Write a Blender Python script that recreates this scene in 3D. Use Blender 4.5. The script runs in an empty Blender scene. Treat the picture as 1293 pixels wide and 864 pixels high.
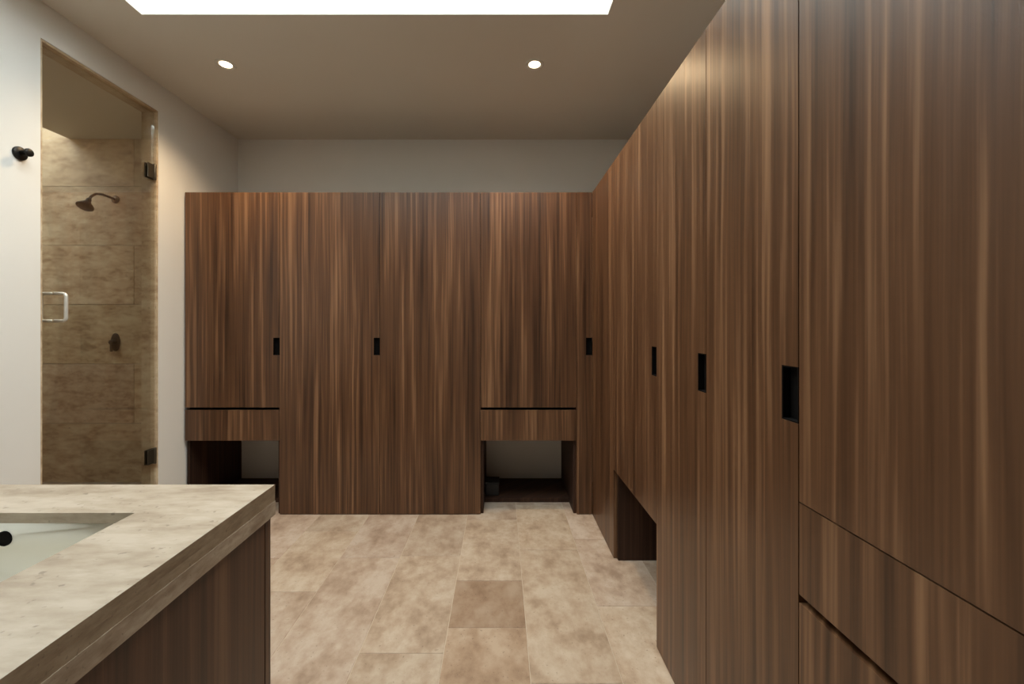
import bpy, bmesh, math, random
from mathutils import Vector, Matrix

random.seed(7)
scene = bpy.context.scene
C = scene.collection

# ------------------------------------------------------------------ camera
F_PX, W_PX, H_PX = 530.0, 1293.0, 864.0
VPX, VPY = 632.0, 410.0              # vanishing point of the room's depth lines
CAM_Z = 1.30
cam_d = bpy.data.cameras.new('camera')
cam_d.sensor_width = 36.0
cam_d.lens = F_PX / W_PX * 36.0
cam_d.shift_x = (W_PX / 2 - VPX) / W_PX
cam_d.shift_y = -(H_PX / 2 - VPY) / W_PX
cam_d.clip_start = 0.02
cam = bpy.data.objects.new('camera', cam_d)
cam.location = (0, 0, CAM_Z)
cam.rotation_euler = (math.pi / 2, 0, 0)
C.objects.link(cam)
scene.camera = cam

# ------------------------------------------------------------------ sky and exposure
world = bpy.data.worlds.new('overcast_sky')
scene.world = world
world.use_nodes = True
bg = world.node_tree.nodes['Background']
bg.inputs['Color'].default_value = (0.90, 0.97, 1.0, 1)
bg.inputs['Strength'].default_value = 11.5
vs = scene.view_settings
vs.view_transform = 'Standard'
vs.look = 'None'
vs.gamma = 1.0
vs.use_curve_mapping = False
vs.exposure = 0.0

# ------------------------------------------------------------------ room dimensions (metres)
H = 2.83            # ceiling
XL = -2.17          # face of left wall
XR = 1.235          # face of right wall (behind the wardrobes)
YB = 3.47           # face of back wall
YF = -1.60          # wall behind the camera
D = 2.87            # front plane of the back wardrobes
XW = 0.628          # front plane of the right wardrobes
WH = 2.205          # wardrobe height
SX0 = -4.20         # shower far side
SY0 = 1.75          # shower near side
WT = 0.10           # left wall thickness
DY0, DY1, DZ = 1.98, 2.665, 2.655   # shower doorway
SK = (-1.77, 0.53, 0.65, 2.07)      # main skylight x0 x1 y0 y1
SS = (-4.20, -3.55, 1.90, 3.47)     # shower skylight

def portal(name, r, z):
    l = bpy.data.lights.new(name, 'AREA')
    l.shape = 'RECTANGLE'
    l.size, l.size_y = r[1] - r[0], r[3] - r[2]
    l.energy = 1.0
    l.cycles.is_portal = True
    o = bpy.data.objects.new(name, l)
    o.location = ((r[0] + r[1]) / 2, (r[2] + r[3]) / 2, z)
    C.objects.link(o)
portal('skylight_portal', SK, H + 0.50)
portal('shower_skylight_portal', SS, H + 0.36)

# ------------------------------------------------------------------ materials
def new_mat(name):
    m = bpy.data.materials.new(name)
    m.use_nodes = True
    nt = m.node_tree
    return m, nt, nt.nodes['Principled BSDF'], nt.nodes.new, nt.links.new

def setv(sock, v):
    sock.default_value = v

def plain(name, col, rough=0.5, metal=0.0, spec=0.5):
    m, nt, p, N, L = new_mat(name)
    setv(p.inputs['Base Color'], (*col, 1))
    setv(p.inputs['Roughness'], rough)
    setv(p.inputs['Metallic'], metal)
    setv(p.inputs['Specular IOR Level'], spec)
    return m

def math_node(N, L, op, a, b=None, c=None):
    n = N('ShaderNodeMath'); n.operation = op
    for i, v in enumerate((a, b, c)):
        if v is None: continue
        if isinstance(v, (int, float)): n.inputs[i].default_value = v
        else: L(v, n.inputs[i])
    return n.outputs[0]

def noise(N, L, vec, scale, detail=2.0, rough=0.5, dim='3D'):
    n = N('ShaderNodeTexNoise'); n.noise_dimensions = dim
    n.inputs['Scale'].default_value = scale
    n.inputs['Detail'].default_value = detail
    n.inputs['Roughness'].default_value = rough
    if vec is not None: L(vec, n.inputs['Vector'])
    return n.outputs['Fac']

def ramp(N, L, fac, stops):
    r = N('ShaderNodeValToRGB')
    e = r.color_ramp.elements
    while len(e) < len(stops): e.new(0.5)
    for el, (pos, col) in zip(e, stops):
        el.position = pos; el.color = (*col, 1)
    L(fac, r.inputs['Fac'])
    return r.outputs['Color']

def mix(N, L, fac, a, b, mode='MIX'):
    n = N('ShaderNodeMix'); n.data_type = 'RGBA'; n.blend_type = mode
    for s, v in ((n.inputs[0], fac), (n.inputs[6], a), (n.inputs[7], b)):
        if isinstance(v, (int, float)): s.default_value = v
        elif isinstance(v, tuple): s.default_value = (*v, 1)
        else: L(v, s)
    return n.outputs[2]

def wood(name, dark, mid, light, rough=0.42, spec=0.45):
    """Vertical-grain walnut veneer in world coordinates."""
    m, nt, p, N, L = new_mat(name)
    geo = N('ShaderNodeNewGeometry'); oi = N('ShaderNodeObjectInfo')
    sep = N('ShaderNodeSeparateXYZ'); L(geo.outputs['Position'], sep.inputs[0])
    u = math_node(N, L, 'SUBTRACT', sep.outputs[0], sep.outputs[1])
    u = math_node(N, L, 'ADD', u, math_node(N, L, 'MULTIPLY', oi.outputs['Random'], 13.0))
    wv = N('ShaderNodeCombineXYZ')
    L(math_node(N, L, 'MULTIPLY', u, 2.2), wv.inputs[0]); L(math_node(N, L, 'MULTIPLY', sep.outputs[2], 0.9), wv.inputs[2])
    wob = noise(N, L, wv.outputs[0], 1.0, 2.0)
    u2 = math_node(N, L, 'MULTIPLY_ADD', wob, 0.022, u)
    def band(su, sz, off, det, r=0.55):
        cv = N('ShaderNodeCombineXYZ')
        L(math_node(N, L, 'MULTIPLY', u2, su), cv.inputs[0])
        cv.inputs[1].default_value = off
        L(math_node(N, L, 'MULTIPLY', sep.outputs[2], sz), cv.inputs[2])
        return noise(N, L, cv.outputs[0], 1.0, det, r)
    b1 = band(7.0, 0.35, 3.1, 2.0)
    b2 = band(30.0, 0.8, 7.7, 2.0, 0.55)
    b4 = band(62.0, 1.0, 4.4, 2.0, 0.55)
    b3 = band(230.0, 3.0, 1.3, 2.0)
    s = math_node(N, L, 'MULTIPLY', b1, 0.22)
    s = math_node(N, L, 'MULTIPLY_ADD', b2, 0.33, s)
    s = math_node(N, L, 'MULTIPLY_ADD', b4, 0.36, s)
    s = math_node(N, L, 'MULTIPLY_ADD', b3, 0.10, s)
    col = ramp(N, L, s, [(0.38, dark), (0.47, tuple(a * 0.35 + b * 0.65 for a, b in zip(dark, mid))), (0.52, mid), (0.63, light)])
    L(col, p.inputs['Base Color'])
    L(math_node(N, L, 'MULTIPLY_ADD', b2, 0.12, rough - 0.06), p.inputs['Roughness'])
    setv(p.inputs['Specular IOR Level'], spec)
    bp = N('ShaderNodeBump'); bp.inputs['Strength'].default_value = 0.08; bp.inputs['Distance'].default_value = 0.002
    L(b3, bp.inputs['Height']); L(bp.outputs[0], p.inputs['Normal'])
    return m

def travertine(name, base, dark, light, rough=0.5, scale=1.0, vein=(1, 1, 1), tint=True):
    m, nt, p, N, L = new_mat(name)
    geo = N('ShaderNodeNewGeometry'); oi = N('ShaderNodeObjectInfo')
    off = N('ShaderNodeCombineXYZ')
    for i in range(3):
        L(math_node(N, L, 'MULTIPLY', oi.outputs['Random'], 7.0 + 5 * i), off.inputs[i])
    add = N('ShaderNodeVectorMath'); add.operation = 'ADD'
    L(geo.outputs['Position'], add.inputs[0]); L(off.outputs[0], add.inputs[1])
    mp = N('ShaderNodeVectorMath'); mp.operation = 'MULTIPLY'
    L(add.outputs[0], mp.inputs[0]); mp.inputs[1].default_value = vein
    n1 = noise(N, L, mp.outputs[0], 4.5 * scale, 6.0, 0.62)
    n2 = noise(N, L, mp.outputs[0], 16.0 * scale, 5.0, 0.6)
    n3 = noise(N, L, add.outputs[0], 70.0 * scale, 2.0, 0.5)
    s = math_node(N, L, 'MULTIPLY', n1, 0.62)
    s = math_node(N, L, 'MULTIPLY_ADD', n2, 0.38, s)
    col = ramp(N, L, s, [(0.36, dark), (0.47, base), (0.60, light)])
    pit = N('ShaderNodeMapRange'); pit.inputs[1].default_value = 0.66; pit.inputs[2].default_value = 0.74
    L(n3, pit.inputs[0])
    col = mix(N, L, math_node(N, L, 'MULTIPLY', pit.outputs[0], 0.55), col, tuple(c * 0.6 for c in dark))
    if tint:
        col = mix(N, L, 1.0, col, oi.outputs['Color'], 'MULTIPLY')
    L(col, p.inputs['Base Color'])
    L(math_node(N, L, 'MULTIPLY_ADD', n2, 0.2, rough - 0.1), p.inputs['Roughness'])
    bp = N('ShaderNodeBump'); bp.inputs['Strength'].default_value = 0.12; bp.inputs['Distance'].default_value = 0.003
    bp.invert = True
    L(pit.outputs[0], bp.inputs['Height']); L(bp.outputs[0], p.inputs['Normal'])
    return m

def plaster(name, col):
    m, nt, p, N, L = new_mat(name)
    geo = N('ShaderNodeNewGeometry')
    n1 = noise(N, L, geo.outputs['Position'], 1.6, 4.0)
    c = ramp(N, L, n1, [(0.3, tuple(v * 0.965 for v in col)), (0.7, col)])
    L(c, p.inputs['Base Color']); setv(p.inputs['Roughness'], 0.85); setv(p.inputs['Specular IOR Level'], 0.25)
    n2 = noise(N, L, geo.outputs['Position'], 180.0, 2.0)
    bp = N('ShaderNodeBump'); bp.inputs['Strength'].default_value = 0.04; bp.inputs['Distance'].default_value = 0.001
    L(n2, bp.inputs['Height']); L(bp.outputs[0], p.inputs['Normal'])
    return m

def glass(name, tint, refl=0.5):
    m = bpy.data.materials.new(name); m.use_nodes = True
    nt = m.node_tree; nt.nodes.clear(); N, L = nt.nodes.new, nt.links.new
    out = N('ShaderNodeOutputMaterial'); t = N('ShaderNodeBsdfTransparent'); g = N('ShaderNodeBsdfGlossy')
    t.inputs['Color'].default_value = (*tint, 1)
    g.inputs['Roughness'].default_value = 0.02
    fr = N('ShaderNodeFresnel'); fr.inputs['IOR'].default_value = 1.45
    mx = N('ShaderNodeMixShader')
    L(math_node(N, L, 'MULTIPLY', fr.outputs[0], refl), mx.inputs[0])
    L(t.outputs[0], mx.inputs[1]); L(g.outputs[0], mx.inputs[2]); L(mx.outputs[0], out.inputs['Surface'])
    return m

def emitter(name, col, strength):
    m, nt, p, N, L = new_mat(name)
    setv(p.inputs['Base Color'], (0.9, 0.9, 0.9, 1))
    setv(p.inputs['Emission Color'], (*col, 1)); setv(p.inputs['Emission Strength'], strength)
    return m

M = {}
M['walnut'] = wood('walnut_veneer', (0.038, 0.0155, 0.0062), (0.110, 0.0495, 0.0218), (0.235, 0.122, 0.060), 0.37, 0.5)
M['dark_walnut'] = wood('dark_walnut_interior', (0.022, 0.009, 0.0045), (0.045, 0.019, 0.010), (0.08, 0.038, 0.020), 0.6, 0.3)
M['vanity_walnut'] = wood('dark_walnut_veneer', (0.040, 0.017, 0.009), (0.090, 0.041, 0.022), (0.155, 0.082, 0.045))
M['floor_stone'] = travertine('floor_travertine', (0.43, 0.315, 0.22), (0.305, 0.21, 0.14), (0.54, 0.435, 0.33), 0.5, 1.25, (1, 0.75, 1))
M['shower_stone'] = travertine('shower_travertine', (0.52, 0.385, 0.245), (0.34, 0.225, 0.13), (0.66, 0.54, 0.37), 0.5, 1.0, (1, 1, 2.2))
M['counter_stone'] = travertine('counter_travertine', (0.355, 0.288, 0.215), (0.25, 0.19, 0.135), (0.45, 0.38, 0.30), 0.45, 0.9, (1, 3.0, 3.0))
M['apron_stone'] = travertine('apron_travertine', (0.36, 0.28, 0.20), (0.24, 0.17, 0.11), (0.50, 0.42, 0.32), 0.5, 1.6, (1, 1, 3.0))
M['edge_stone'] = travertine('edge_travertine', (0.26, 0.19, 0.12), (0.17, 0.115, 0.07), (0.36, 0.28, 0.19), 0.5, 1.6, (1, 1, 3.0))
M['grout'] = plain('grout', (0.56, 0.45, 0.34), 0.9)
M['wall'] = plaster('white_plaster', (0.81, 0.785, 0.735))
M['ceiling'] = plaster('ceiling_plaster', (0.74, 0.69, 0.605))
M['ceramic'] = plain('white_ceramic', (0.74, 0.71, 0.62), 0.25)
M['black_metal'] = plain('blackened_metal', (0.020, 0.018, 0.016), 0.4, 0.6)
M['bronze'] = plain('dark_bronze', (0.085, 0.068, 0.048), 0.45, 0.7)
M['nickel'] = plain('brushed_nickel', (0.72, 0.69, 0.62), 0.42, 0.5)
M['void'] = plain('recess_darkness', (0.004, 0.003, 0.0025), 0.8, 0.0, 0.1)  # near-black colour paints in the darkness inside the pulls and overflow hole
M['lens'] = emitter('warm_lamp_lens', (1.0, 0.80, 0.52), 9.0)
M['trim_white'] = plain('lamp_trim_white', (0.75, 0.72, 0.66), 0.5)
M['skylight_glass'] = glass('skylight_glass', (0.96, 0.98, 0.98), 0.4)
M['shower_glass'] = glass('shower_glass', (0.965, 0.965, 0.945), 0.35)
M['charcoal'] = plain('charcoal_plastic', (0.012, 0.011, 0.011), 0.55)

# ------------------------------------------------------------------ mesh helpers
def bm_box(bm, x0, x1, y0, y1, z0, z1):
    v = [bm.verts.new(p) for p in ((x0, y0, z0), (x1, y0, z0), (x1, y1, z0), (x0, y1, z0),
                                   (x0, y0, z1), (x1, y0, z1), (x1, y1, z1), (x0, y1, z1))]
    for f in ((0, 3, 2, 1), (4, 5, 6, 7), (0, 1, 5, 4), (1, 2, 6, 5), (2, 3, 7, 6), (3, 0, 4, 7)):
        bm.faces.new([v[i] for i in f])

def link(name, bm, mat, parent=None, bevel=0.0, segs=2, smooth=False):
    if bevel > 0:
        bmesh.ops.bevel(bm, geom=list(bm.edges), offset=bevel, segments=segs, affect='EDGES', profile=0.5)
    bmesh.ops.recalc_face_normals(bm, faces=bm.faces)
    me = bpy.data.meshes.new(name)
    bm.to_mesh(me); bm.free()
    if smooth:
        for p in me.polygons: p.use_smooth = True
    me.materials.append(mat)
    o = bpy.data.objects.new(name, me)
    C.objects.link(o)
    if parent is not None: o.parent = parent
    return o

def box(name, b, mat, parent=None, bevel=0.0, segs=1):
    bm = bmesh.new(); bm_box(bm, *b)
    return link(name, bm, mat, parent, bevel, segs)

def prism(name, pts, y0, y1, mat, parent=None, bevel=0.0):
    """outline in local x,z extruded along y"""
    bm = bmesh.new()
    a = [bm.verts.new((x, y0, z)) for x, z in pts]
    b = [bm.verts.new((x, y1, z)) for x, z in pts]
    n = len(pts)
    bm.faces.new(a); bm.faces.new(b[::-1])
    for i in range(n):
        bm.faces.new((a[i], b[i], b[(i + 1) % n], a[(i + 1) % n]))
    return link(name, bm, mat, parent, bevel, 1)

def lathe(bm, prof, centre, axis, n=28, cap=True):
    """profile of (radius, distance along axis)"""
    ax = Vector(axis).normalized()
    t = Vector((0, 0, 1)) if abs(ax.z) < 0.9 else Vector((1, 0, 0))
    e1 = ax.cross(t).normalized(); e2 = ax.cross(e1)
    rings = []
    for r, d in prof:
        rings.append([bm.verts.new(Vector(centre) + ax * d + (e1 * math.cos(2 * math.pi * k / n) + e2 * math.sin(2 * math.pi * k / n)) * r)
                      for k in range(n)])
    for a, b in zip(rings, rings[1:]):
        for k in range(n):
            bm.faces.new((a[k], a[(k + 1) % n], b[(k + 1) % n], b[k]))
    if cap:
        bm.faces.new(rings[0][::-1]); bm.faces.new(rings[-1])

def tube(bm, pts, r, n=14):
    pts = [Vector(p) for p in pts]
    rings = []
    prev = None
    for i, p in enumerate(pts):
        t = (pts[min(i + 1, len(pts) - 1)] - pts[max(i - 1, 0)]).normalized()
        if prev is None:
            ref = Vector((0, 0, 1)) if abs(t.z) < 0.9 else Vector((1, 0, 0))
            e1 = t.cross(ref).normalized()
        else:
            e1 = (prev - t * prev.dot(t)).normalized()
        prev = e1
        e2 = t.cross(e1)
        rings.append([bm.verts.new(p + (e1 * math.cos(2 * math.pi * k / n) + e2 * math.sin(2 * math.pi * k / n)) * r) for k in range(n)])
    for a, b in zip(rings, rings[1:]):
        for k in range(n):
            bm.faces.new((a[k], a[(k + 1) % n], b[(k + 1) % n], b[k]))
    bm.faces.new(rings[0][::-1]); bm.faces.new(rings[-1])

def ring_prism(bm, o, i, z0, z1):
    """rectangular slab with a rectangular hole"""
    def four(r, z): return [bm.verts.new(p) for p in ((r[0], r[2], z), (r[1], r[2], z), (r[1], r[3], z), (r[0], r[3], z))]
    o0, o1, i0, i1 = four(o, z0), four(o, z1), four(i, z0), four(i, z1)
    for k in range(4):
        j = (k + 1) % 4
        bm.faces.new((o1[k], o1[j], i1[j], i1[k])); bm.faces.new((o0[k], i0[k], i0[j], o0[j]))
        bm.faces.new((o0[k], o0[j], o1[j], o1[k])); bm.faces.new((i0[k], i1[k], i1[j], i0[j]))

def thing(name, label, cat, loc=(0, 0, 0), rz=0.0, group=None):
    o = bpy.data.objects.new(name, None)
    o.empty_display_size = 0.1
    C.objects.link(o)
    o.location = loc; o.rotation_euler = (0, 0, rz)
    tag(o, label, cat, group)
    return o

def tag(o, label, cat, group=None):
    o['label'] = label; o['category'] = cat
    if group: o['group'] = group
    return o

def structure(o, label, cat):
    o['kind'] = 'structure'
    return tag(o, label, cat)

# ------------------------------------------------------------------ structure: floor
T = 0.10
fl = box('floor', (SX0 - T, XR + T, YF - T, YB + T, -0.12, -0.0025), M['grout'])
structure(fl, 'beige travertine tile floor with pale grout between wardrobes and vanity', 'floor')
GAP = 0.003
def floor_tile(x0, x1, y0, y1, tint):
    o = box('floor_tile', (x0 + GAP / 2, x1 - GAP / 2, y0 + GAP / 2, y1 - GAP / 2, -0.0035, random.uniform(-0.0006, 0.0)), M['floor_stone'], fl, 0.0008, 1)
    o.color = (*tint, 1)
    return o
col_w = 0.335
x_edges = [-0.225 + col_w * k for k in range(-6, 6)]
x_edges = [XL] + [x for x in x_edges if XL + 0.05 < x < XR - 0.05] + [XR]
special = {(-0.225, 0.11): [YF, -0.65, 0.20, 1.00, 1.80, 2.13, 2.80, YB],
           (0.11, 0.445): [YF, -0.9, -0.1, 0.75, 1.52, 2.42, 3.02, YB],
           (-0.56, -0.225): [YF, -1.0, 0.0, 0.8, 1.66, 2.36, YB]}
for x0, x1 in zip(x_edges, x_edges[1:]):
    ys = None
    for (a, b), v in special.items():
        if abs(a - x0) < 0.01: ys = v
    if ys is None:
        ys = [YF]; y = YF + random.uniform(0.3, 0.9)
        while y < YB - 0.25:
            ys.append(y); y += random.choice((0.6, 0.72, 0.9))
        ys.append(YB)
    for y0, y1 in zip(ys, ys[1:]):
        b = random.uniform(0.90, 1.06); w = random.uniform(-0.03, 0.03)
        tint = (b, b * (1 - abs(w) * 0.4), b * (1 - w))
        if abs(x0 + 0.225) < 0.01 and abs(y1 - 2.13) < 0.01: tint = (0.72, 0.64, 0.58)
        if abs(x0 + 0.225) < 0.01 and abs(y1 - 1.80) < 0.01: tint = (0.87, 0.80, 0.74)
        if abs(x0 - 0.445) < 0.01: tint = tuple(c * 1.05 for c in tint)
        floor_tile(x0, x1, y0, y1, tint)
# shower floor, small stone squares
sh_n = 0
y = SY0
while y < YB - 0.05:
    x = SX0
    while x < XL - WT - 0.05:
        x1 = min(x + 0.385, XL - WT); y1 = min(y + 0.43, YB)
        o = floor_tile(x, x1, y, y1, (0.8, 0.76, 0.7)); x = x1
    y = min(y + 0.43, YB)

# ------------------------------------------------------------------ structure: walls and ceiling
bm = bmesh.new()
bm_box(bm, XL - WT, XL, YF - T, DY0, -0.12, H)
bm_box(bm, XL - WT, XL, DY1, YB + T, -0.12, H)
bm_box(bm, XL - WT, XL, DY0, DY1, DZ, H)
wl = structure(link('wall_left', bm, M['wall']), 'white plaster wall with the shower doorway', 'wall')
wb = structure(box('wall_back', (XL, XR + T, YB, YB + T, -0.12, H), M['wall']), 'pale plaster wall above the row of walnut wardrobes facing the room', 'wall')
structure(box('wall_right', (XR, XR + T, YF - T, YB, -0.12, H), M['wall']), 'plaster wall behind the tall run of wardrobes', 'wall')
structure(box('wall_front', (XL, XR, YF - T, YF, -0.12, H), M['wall']), 'plaster wall closing the dressing room opposite the wardrobes', 'wall')
wsb = structure(box('wall_shower_back', (SX0 - T, XL - WT, YB, YB + T, -0.12, H + 0.38), M['grout']), 'beige travertine tiled wall inside the shower, carrying the shower head', 'wall')
structure(box('wall_shower_side', (SX0 - T, SX0, SY0 - T, YB, -0.12, H + 0.38), M['shower_stone']), 'travertine side wall of the shower below its skylight', 'wall')
structure(box('wall_shower_front', (SX0, XL - WT, SY0 - T, SY0, -0.12, H), M['shower_stone']), 'travertine wall at the entrance end of the shower', 'wall')

# shower wall tiles
course = 0.488
r = 0
z = 0.0
while z < H + 0.37:
    z1 = min(z + course, H + 0.38)
    x = SX0 - (0.12 if r % 2 else 0.0)
    while x < XL - WT - 0.001:
        xa, xb = max(x, SX0), min(x + 1.30, XL - WT)
        if xb - xa > 0.02:
            o = box('wall_tile', (xa + GAP / 2, xb - GAP / 2, YB - 0.012 - random.uniform(0, 0.001), YB, z + GAP / 2, z1 - GAP / 2), M['shower_stone'], wsb, 0.0016, 1)
            b = random.uniform(0.88, 1.08); o.color = (b, b * random.uniform(0.96, 1.0), b * random.uniform(0.93, 1.0), 1)
        x += 1.30
    z = z1; r += 1

# stone lining of the doorway
ja = thing('doorway_lining', 'beige stone lining around the shower doorway', 'doorway')
for nm, b in (('jamb', (XL - WT, XL - 0.004, DY1 - 0.012, DY1, 0.0, DZ)),
              ('jamb', (XL - WT, XL - 0.004, DY0, DY0 + 0.012, 0.0, DZ)),
              ('lintel', (XL - WT, XL - 0.004, DY0 + 0.012, DY1 - 0.012, DZ - 0.012, DZ)),
              ('threshold', (XL - WT, XL - 0.004, DY0 + 0.012, DY1 - 0.012, 0.0002, 0.012))):
    box(nm, b, M['shower_stone'], ja, 0.001)
ja['kind'] = 'structure'

bm = bmesh.new()
CT = 0.16
x_all = (SX0 - T, XR + T)
# ceiling: strips around the two skylight openings
bm_box(bm, XL, x_all[1], YF - T, SK[2], H, H + CT)
bm_box(bm, XL, x_all[1], SK[3], YB + T, H, H + CT)
bm_box(bm, XL, SK[0], SK[2], SK[3], H, H + CT)
bm_box(bm, SK[1], x_all[1], SK[2], SK[3], H, H + CT)
bm_box(bm, SS[1], XL, SY0 - T, YB, H, H + CT)
bm_box(bm, SX0, SS[1], SY0 - T, SS[2], H, H + CT)
structure(link('ceiling', bm, M['ceiling']), 'flat plaster ceiling with a large rectangular skylight opening', 'ceiling')
def well(name, r, z0, z1, label):
    bm = bmesh.new()
    t = 0.06
    ring_prism(bm, (r[0] - t, r[1] + t, r[2] - t, r[3] + t), r, z0, z1)
    return structure(link(name, bm, M['wall']), label, 'skylight')
well('trim_1', SK, H + CT, H + 0.52, 'white upstand walls of the large skylight over the room')
bm = bmesh.new()
bm_box(bm, SS[0], SS[1] + 0.06, SS[2] - 0.06, SS[2], H + CT, H + 0.38)
bm_box(bm, SS[1], SS[1] + 0.06, SS[2], SS[3], H + CT, H + 0.38)
structure(link('trim_2', bm, M['wall']), 'upstand walls of the small skylight over the shower', 'skylight')
def glazing(name, r, z, label, nx):
    t = thing(name, label, 'skylight', ((r[0] + r[1]) / 2, (r[2] + r[3]) / 2, z)); t['kind'] = 'structure'
    hx, hy = (r[1] - r[0]) / 2, (r[3] - r[2]) / 2
    bm = bmesh.new(); ring_prism(bm, (-hx - 0.06, hx + 0.06, -hy - 0.06, hy + 0.06), (-hx + 0.03, hx - 0.03, -hy + 0.03, hy - 0.03), 0.0, 0.05)
    link('window_frame', bm, M['trim_white'], t)
    w = (2 * hx - 0.06) / nx
    for k in range(nx):
        box('pane', (-hx + 0.03 + k * w + 0.006, -hx + 0.03 + (k + 1) * w - 0.006, -hy + 0.03, hy - 0.03, 0.02, 0.028), M['skylight_glass'], t)
        if k: box('glazing_bar', (-hx + 0.03 + k * w - 0.012, -hx + 0.03 + k * w + 0.012, -hy + 0.03, hy - 0.03, 0.028, 0.05), M['trim_white'], t)
glazing('window_1', SK, H + 0.52, 'large glazed skylight in the ceiling of the dressing room', 2)
glazing('window_2', SS, H + 0.38, 'small glazed skylight above the shower', 1)

# ------------------------------------------------------------------ wardrobes
PT = 0.018       # panel thickness
DT = 0.020       # door thickness
DEP = 0.598      # wardrobe depth
HZ0, HZ1 = 1.090, 1.210   # recessed pull
G = 0.0015       # half of the gap between fronts
WALL_DRAWER_TOP, SLOT, DRAWER_BOT = 0.733, 0.018, 0.506

def door(parent, u0, u1, z0, z1, notch=None, mat='walnut', HW=0.052):
    """a door leaf; notch 'hi'/'lo' = pull cut out of that upright edge"""
    a, b = u0 + G, u1 - G
    pts = [(a, z0), (b, z0)]
    if notch in ('hi', 'both'): pts += [(b, HZ0), (b - HW, HZ0), (b - HW, HZ1), (b, HZ1)]
    pts += [(b, z1), (a, z1)]
    if notch in ('lo', 'both'): pts += [(a, HZ1), (a + HW, HZ1), (a + HW, HZ0), (a, HZ0)]
    d = prism('door', pts, 0.0, DT, M[mat], parent)
    def cup(c0, c1):
        bm = bmesh.new()
        t, e = 0.003, 0.0003
        c0 += e; c1 -= e
        z0_, z1_ = HZ0 + e, HZ1 - e
        y0, y1 = 0.0006, DT + 0.0008
        bm_box(bm, c0, c1, y1 - t, y1, z0_, z1_)
        bm_box(bm, c0, c0 + t, y0, y1 - t, z0_, z1_)
        bm_box(bm, c1 - t, c1, y0, y1 - t, z0_, z1_)
        bm_box(bm, c0 + t, c1 - t, y0, y1 - t, z0_, z0_ + t)
        bm_box(bm, c0 + t, c1 - t, y0, y1 - t, z1_ - t, z1_)
        h = link('recessed_pull', bm, M['void'], d)  # black lining paints in the dark inside of the notch
        h['label'] = 'recessed finger pull cut into the door edge, its darkness painted black'
    if notch in ('hi', 'both'): cup(b - HW, b)
    if notch in ('lo', 'both'): cup(a, a + HW)
    return d

def drawer(parent, u0, u1, z0, z1):
    a, b = u0 + G, u1 - G
    d = box('drawer', (a, b, 0.0, DT, z0, z1), M['walnut'], parent)
    bm = bmesh.new()
    c0, c1 = u0 + PT + 0.006, u1 - PT - 0.006
    zb, zt = z0 + 0.012, z1 - 0.03
    bm_box(bm, c0, c1, DT + 0.0005, 0.52, zb, zb + 0.012)
    bm_box(bm, c0, c0 + 0.012, DT + 0.0005, 0.52, zb + 0.012, zt)
    bm_box(bm, c1 - 0.012, c1, DT + 0.0005, 0.52, zb + 0.012, zt)
    bm_box(bm, c0 + 0.012, c1 - 0.012, 0.508, 0.52, zb + 0.012, zt)
    link('drawer_box', bm, M['dark_walnut'], d)
    return d

def carcass(t, w, niche=None, slot=False, uo=DT):
    e = 0.0004
    y0 = DT + 0.001
    lo = 0.0
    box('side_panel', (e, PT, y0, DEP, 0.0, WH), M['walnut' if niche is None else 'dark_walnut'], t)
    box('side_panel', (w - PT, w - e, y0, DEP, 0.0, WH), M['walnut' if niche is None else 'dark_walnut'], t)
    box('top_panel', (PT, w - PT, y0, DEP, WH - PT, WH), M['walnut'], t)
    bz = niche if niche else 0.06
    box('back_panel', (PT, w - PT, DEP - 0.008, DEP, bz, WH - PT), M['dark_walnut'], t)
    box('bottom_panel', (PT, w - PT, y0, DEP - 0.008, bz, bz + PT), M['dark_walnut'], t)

def unit(loc, rz, w, kind, label, niche_z=None, group='walnut wardrobe units'):
    t = thing('wardrobe', label, 'wardrobe', loc, rz, group)
    return t

# ---- back run, x from XL to XW
bx = lambda px: (px - VPX) / F_PX * D
B = [XL + 0.012, bx(353), bx(479.5), bx(607), bx(728)]
def drawer_niche_unit(loc, rz, w, label, notch):
    t = unit(loc, rz, w, None, label)
    carcass(t, w, niche=DRAWER_BOT + 0.002)
    door(t, 0, w, WALL_DRAWER_TOP, WH, notch, HW=0.042)
    drawer(t, 0, w, DRAWER_BOT, WALL_DRAWER_TOP - SLOT)
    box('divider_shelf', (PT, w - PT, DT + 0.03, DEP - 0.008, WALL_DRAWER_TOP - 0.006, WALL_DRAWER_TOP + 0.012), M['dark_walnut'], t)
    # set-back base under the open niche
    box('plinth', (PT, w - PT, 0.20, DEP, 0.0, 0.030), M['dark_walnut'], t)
    return t

u1 = drawer_niche_unit((B[0], D, 0), 0, B[1] - B[0], 'walnut wardrobe with drawer and open niche, beside the white shower wall', 'hi')
t = unit((B[1], D, 0), 0, B[2] - B[1], None, 'full-height walnut wardrobe with one plain door, next to wardrobe at shower wall')
carcass(t, B[2] - B[1]); door(t, 0, B[2] - B[1], 0.004, WH, 'hi', HW=0.040)
t = unit((B[2], D, 0), 0, B[3] - B[2], None, 'full-height plain walnut wardrobe, next to the drawer wardrobe at the inner corner')
carcass(t, B[3] - B[2]); door(t, 0, B[3] - B[2], 0.004, WH, None)
u4 = drawer_niche_unit((B[3], D, 0), 0, B[4] - B[3], 'walnut wardrobe with drawer and open niche near the inside corner of the two runs', None)
t = unit((B[4], D, 0), 0, XW - B[4], None, 'narrow walnut corner panel unit with a small pull, in the inside corner')
wc = XW - B[4]
box('side_panel', (0.0004, PT, DT + 0.001, DEP, 0, WH), M['walnut'], t)
box('top_panel', (PT, wc + 0.6, DT + 0.001, DEP, WH - PT, WH), M['walnut'], t)
door(t, 0, wc, 0.004, WH, 'hi', HW=0.042)

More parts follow.
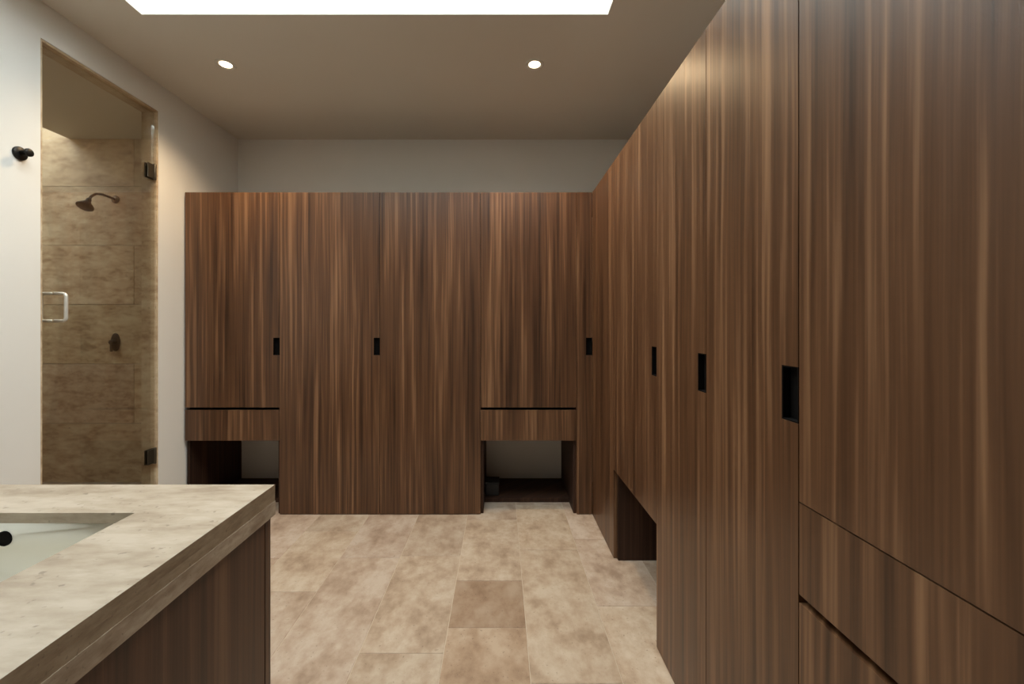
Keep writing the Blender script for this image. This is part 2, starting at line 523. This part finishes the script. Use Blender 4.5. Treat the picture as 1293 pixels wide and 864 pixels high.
# ---- right run, u grows from the corner towards the room's entrance
R = [D - 0.001, 2.33, 1.69, 1.282, 0.884, 0.24, -0.42, -1.08]
rz = -math.pi / 2
def rloc(k): return (XW, R[k], 0)
t = unit(rloc(0), rz, R[0] - R[1], None, 'full-height plain walnut wardrobe in the inside corner, long run')
w = R[0] - R[1]; carcass(t, w); door(t, 0, w, 0.004, WH, None)
t = unit(rloc(1), rz, R[1] - R[2], None, 'walnut wardrobe with an open floor niche and no drawer, long run')
w = R[1] - R[2]; carcass(t, w, niche=0.50); door(t, 0, w, 0.496, WH, 'hi')
t = unit(rloc(2), rz, R[2] - R[3], None, 'narrow full-height walnut wardrobe adjoining the one with the open floor niche')
w = R[2] - R[3]; carcass(t, w); door(t, 0, w, 0.004, WH, 'hi')
t = unit(rloc(3), rz, R[3] - R[4], None, 'narrow full-height walnut wardrobe adjoining the one with stacked drawers')
w = R[3] - R[4]; carcass(t, w); door(t, 0, w, 0.004, WH, 'hi')
t = unit(rloc(4), rz, R[4] - R[5], None, 'walnut wardrobe with a short door above stacked drawers and a black finger groove')
w = R[4] - R[5]; carcass(t, w, niche=0.05); door(t, 0, w, 0.928, WH, None)
drawer(t, 0, w, WALL_DRAWER_TOP, 0.925)
drawer(t, 0, w, 0.372, WALL_DRAWER_TOP - SLOT)
drawer(t, 0, w, 0.004, 0.369)
for k in (5, 6):
    t = unit(rloc(k), rz, R[k] - R[k + 1], None, ('full-height walnut wardrobe past the stacked drawers', 'last full-height walnut wardrobe at the entrance end')[k - 5])
    w = R[k] - R[k + 1]; carcass(t, w); door(t, 0, w, 0.004, WH, 'hi')

# small dark box inside the corner niche
t = thing('storage_box', 'small black box on the floor inside the open niche near the corner', 'box', (B[3] + 0.074, D + 0.30, 0.030))
box('box_body', (-0.05, 0.05, -0.06, 0.06, 0.0, 0.085), M['charcoal'], t, 0.006, 2)
box('box_lid', (-0.053, 0.053, -0.063, 0.063, 0.085, 0.10), M['charcoal'], t, 0.004, 2)

# ------------------------------------------------------------------ vanity
CX1 = -0.62; CY0, CY1 = 0.40, 1.154
CZ = 0.86
SB = (-1.466, -0.854, 0.60, 0.98)      # basin cut-out
vt = thing('countertop', 'beige travertine countertop with a rectangular sink cut-out on the vanity', 'countertop', (0, 0, CZ))
bm = bmesh.new(); ring_prism(bm, (XL + 0.001, CX1, CY0, CY1), SB, -0.024, 0.0)
slab = link('slab', bm, M['counter_stone'], vt)
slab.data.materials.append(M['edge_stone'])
for p in slab.data.polygons:      # the outer edges get a darker stone colour than the top
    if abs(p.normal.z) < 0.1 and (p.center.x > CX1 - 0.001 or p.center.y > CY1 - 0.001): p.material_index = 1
ai = 0.024
bm = bmesh.new()
bm_box(bm, CX1 - ai, CX1, CY0, CY1, -0.044, -0.0242)
bm_box(bm, XL + 0.001, CX1 - ai, CY1 - ai, CY1, -0.044, -0.0242)
link('edge_band', bm, M['edge_stone'], vt)
bm = bmesh.new()
bm_box(bm, CX1 - ai, CX1 + 0.001, CY0, CY1 + 0.001, -0.082, -0.0442)
bm_box(bm, XL + 0.001, CX1 - ai, CY1 - ai, CY1 + 0.001, -0.082, -0.0442)
link('apron', bm, M['apron_stone'], vt)

va = thing('vanity', 'dark walnut vanity cabinet carrying the travertine countertop', 'vanity', (0, 0, 0))
vx = CX1 - 0.008; vz = CZ - 0.084
vy1 = CY1 - 0.010
box('end_panel', (vx - 0.022, vx, CY0 + 0.02, vy1 - 0.026, 0.0, vz), M['vanity_walnut'], va)
box('corner_stile', (vx - 0.060, vx + 0.001, vy1 - 0.0245, vy1, 0.0, vz), M['vanity_walnut'], va)
box('back_panel', (XL + 0.003, vx - 0.023, CY0 + 0.02, CY0 + 0.038, 0.0, vz), M['vanity_walnut'], va)
box('bottom_panel', (XL + 0.003, vx - 0.023, CY0 + 0.039, vy1 - 0.03, 0.08, 0.098), M['vanity_walnut'], va)
xs = [XL + 0.003 + (vx - 0.062 - XL - 0.003) * k / 3 for k in range(4)]
for a, b in zip(xs, xs[1:]):
    d = box('door', (a + G, b - G, vy1 - 0.022, vy1 - 0.002, 0.06, vz - 0.004), M['vanity_walnut'], va)
    hb = bmesh.new()
    tube(hb, [(b - 0.05, vy1 - 0.002, 0.56), (b - 0.05, vy1 + 0.003, 0.56), (b - 0.05, vy1 + 0.003, 0.68), (b - 0.05, vy1 - 0.002, 0.68)], 0.004, 8)
    link('handle', hb, M['black_metal'], d, smooth=True)
box('plinth', (XL + 0.003, vx - 0.03, vy1 - 0.07, vy1 - 0.055, 0.0, 0.06), M['vanity_walnut'], va)

# undermount sink
sk = thing('sink', 'white ceramic undermount sink set in the travertine countertop', 'sink', ((SB[0] + SB[1]) / 2, (SB[2] + SB[3]) / 2, CZ - 0.0245))
hx, hy = (SB[1] - SB[0]) / 2 + 0.004, (SB[3] - SB[2]) / 2 + 0.004
def rrect(hx, hy, r, z, n=6):
    out = []
    for cx, cy, a0 in ((hx - r, hy - r, 0), (-hx + r, hy - r, 90), (-hx + r, -hy + r, 180), (hx - r, -hy + r, 270)):
        for k in range(n + 1):
            a = math.radians(a0 + 90 * k / n)
            out.append((cx + r * math.cos(a), cy + r * math.sin(a), z))
    return out
bm = bmesh.new()
loops = []
prof = [(-0.016, 0.03, -0.018), (-0.016, 0.03, 0.0), (0.0, 0.018, 0.0), (0.002, 0.018, -0.06), (0.006, 0.03, -0.115), (0.03, 0.05, -0.145), (0.12, 0.06, -0.152)]
for ins, rr, z in prof:
    loops.append([bm.verts.new(p) for p in rrect(hx - ins, hy - ins, rr, z)])
# outer shell downwards
for a, b in zip(loops, loops[1:]):
    n = len(a)
    for k in range(n): bm.faces.new((a[k], a[(k + 1) % n], b[(k + 1) % n], b[k]))
bm.faces.new(loops[-1])
outer = []
for ins, rr, z in [(-0.016, 0.03, -0.018), (-0.008, 0.03, -0.06), (-0.004, 0.04, -0.125), (0.05, 0.06, -0.165)]:
    outer.append([bm.verts.new(p) for p in rrect(hx - ins, hy - ins, rr, z)])
for a, b in zip(outer, outer[1:]):
    n = len(a)
    for k in range(n): bm.faces.new((a[k], b[k], b[(k + 1) % n], a[(k + 1) % n]))
bm.faces.new(outer[-1][::-1])
link('basin', bm, M['ceramic'], sk, smooth=True)
bm = bmesh.new()
lathe(bm, [(0.0175, 0.0), (0.0175, 0.003), (0.0155, 0.003), (0.014, 0.0015)], (0.0, hy - 0.0015, -0.036), (0, -1, 0), 24)
o = link('overflow_hole', bm, M['void'], sk); o['label'] = 'round overflow hole, its darkness painted black'  # black disc painted in place of the dark opening
bm = bmesh.new()
lathe(bm, [(0.030, 0.0), (0.030, 0.003), (0.024, 0.005), (0.010, 0.004)], (0.0, 0.0, -0.1522), (0, 0, 1), 28)
link('drain', bm, M['bronze'], sk, smooth=True)

# ------------------------------------------------------------------ shower door
gx = XL - 0.018
sd = thing('shower_door', 'tall frameless clear glass shower door with small hinges and a pull', 'shower door', (gx, (DY0 + DY1) / 2, 0.012))
hw = (DY1 - DY0) / 2 - 0.012
box('glass_pane', (-0.005, 0.005, -hw + 0.004, hw - 0.006, 0.010, DZ - 0.012 - 0.012 - 0.006), M['shower_glass'], sd)
for z in (2.26, 0.475):
    bm = bmesh.new()
    zz = z - 0.012
    for s in (-1, 1):
        bm_box(bm, s * 0.0055 if s > 0 else -0.012, 0.012 if s > 0 else -0.0055, hw - 0.062, hw - 0.010, zz - 0.045, zz + 0.045)
    bm_box(bm, -0.012, 0.012, hw - 0.0055, hw - 0.0005, zz - 0.045, zz + 0.045)
    h = link('hinge', bm, M['bronze'], sd, 0.001, 1)
    bm = bmesh.new()
    lathe(bm, [(0.008, -0.05), (0.009, -0.048), (0.009, 0.048), (0.008, 0.05)], (0.013, hw - 0.012, zz), (0, 0, 1), 16)
    link('hinge_pin', bm, M['bronze'], h, smooth=True)
bm = bmesh.new()
hy_ = -hw + 0.062
def arc_pull(s):
    z0, z1, o_, r_ = 1.318 - 0.012, 1.452 - 0.012, 0.062, 0.016
    pts = [(s * 0.0052, hy_, z0), (s * (o_ - r_), hy_, z0)]
    for k in range(1, 6):
        a = math.radians(90 * k / 6)
        pts.append((s * (o_ - r_ + r_ * math.sin(a)), hy_, z0 + r_ - r_ * math.cos(a)))
    pts.append((s * o_, hy_, z0 + r_)); pts.append((s * o_, hy_, z1 - r_))
    for k in range(1, 6):
        a = math.radians(90 * k / 6)
        pts.append((s * (o_ - r_ + r_ * math.cos(a)), hy_, z1 - r_ + r_ * math.sin(a)))
    pts += [(s * (o_ - r_), hy_, z1), (s * 0.0052, hy_, z1)]
    return pts
for s in (1, -1): tube(bm, arc_pull(s), 0.008, 12)
o = link('pull_handle', bm, M['nickel'], sd, smooth=True); o['label'] = 'pale metal D-shaped pull handle'

# ------------------------------------------------------------------ shower fittings
sx = (148 - VPX) / F_PX * YB
yw = YB - 0.013
sh = thing('shower_fixture', 'dark metal shower head on a bent arm from the tiled shower wall', 'shower head', (sx, yw, 2.33))
bm = bmesh.new()
lathe(bm, [(0.032, 0.0), (0.032, 0.006), (0.016, 0.012)], (0, 0, 0), (0, -1, 0), 24)
link('wall_flange', bm, M['bronze'], sh, smooth=True)
bm = bmesh.new()
pts = [(0, -0.010, 0), (0, -0.06, 0.004), (0, -0.12, 0.006), (0, -0.17, -0.006), (0, -0.205, -0.035), (0, -0.225, -0.065)]
tube(bm, pts, 0.0095, 12)
link('arm', bm, M['bronze'], sh, smooth=True)
bm = bmesh.new()
ax = Vector((0, -0.45, -0.89))
lathe(bm, [(0.013, 0.0), (0.017, 0.012), (0.017, 0.026), (0.030, 0.044), (0.050, 0.066), (0.054, 0.078), (0.050, 0.084)], (0, -0.222, -0.060), ax, 28)
link('spray_head', bm, M['bronze'], sh, smooth=True)
vl = thing('shower_valve', 'dark oval shower mixer valve on the tiled wall below shower head', 'shower valve', (sx, yw, 1.155))
bm = bmesh.new()
lathe(bm, [(0.050, 0.0), (0.050, 0.006), (0.044, 0.010)], (0, 0, 0), (0, -1, 0), 28)
bmesh.ops.scale(bm, vec=(0.75, 1, 1.5), verts=bm.verts)
link('escutcheon', bm, M['bronze'], vl, smooth=True)
bm = bmesh.new()
lathe(bm, [(0.020, 0.0), (0.020, 0.035), (0.016, 0.040)], (0, -0.009, 0), (0, -1, 0), 20)
bm_box(bm, -0.007, 0.007, -0.046, -0.034, -0.075, 0.0)
link('lever', bm, M['bronze'], vl)

# ------------------------------------------------------------------ robe hook on the white wall
hk = thing('robe_hook', 'small black round robe hook on the white wall beside the shower doorway', 'hook', (XL, 1.893, 2.072))
bm = bmesh.new()
lathe(bm, [(0.030, 0.0), (0.030, 0.006), (0.026, 0.009)], (0, 0, 0), (1, 0, 0), 28)
link('backplate', bm, M['black_metal'], hk, smooth=True)
bm = bmesh.new()
lathe(bm, [(0.009, 0.008), (0.009, 0.036), (0.018, 0.040), (0.018, 0.047), (0.014, 0.050)], (0, 0, 0.004), (1, 0, 0), 24)
link('peg', bm, M['black_metal'], hk, smooth=True)

# ------------------------------------------------------------------ recessed ceiling lights
def downlight(x, y, label):
    t = thing('ceiling_light', label, 'ceiling light', (x, y, H), group='recessed ceiling lights')
    bm = bmesh.new()
    lathe(bm, [(0.054, -0.0005), (0.054, -0.004), (0.046, -0.006), (0.034, -0.001)], (0, 0, 0), (0, 0, 1), 36, cap=False)
    link('trim_ring', bm, M['trim_white'], t, smooth=True)
    bm = bmesh.new()
    lathe(bm, [(0.034, -0.0006), (0.026, -0.0025), (0.012, -0.0035)], (0, 0, 0), (0, 0, 1), 32)
    link('lens', bm, M['lens'], t, smooth=True)
    l = bpy.data.lights.new('ceiling_lamp', 'SPOT')
    l.energy = 52.0; l.color = (1.0, 0.72, 0.42)
    l.spot_size = math.radians(135); l.spot_blend = 0.7; l.shadow_soft_size = 0.03
    o = bpy.data.objects.new('ceiling_lamp', l); C.objects.link(o); o.parent = t
    o.location = (0, 0, -0.012)
downlight(-1.616, 2.468, 'small round warm ceiling light near the shower wall')
downlight(0.200, 2.468, 'small round warm ceiling light near the long wardrobe run')
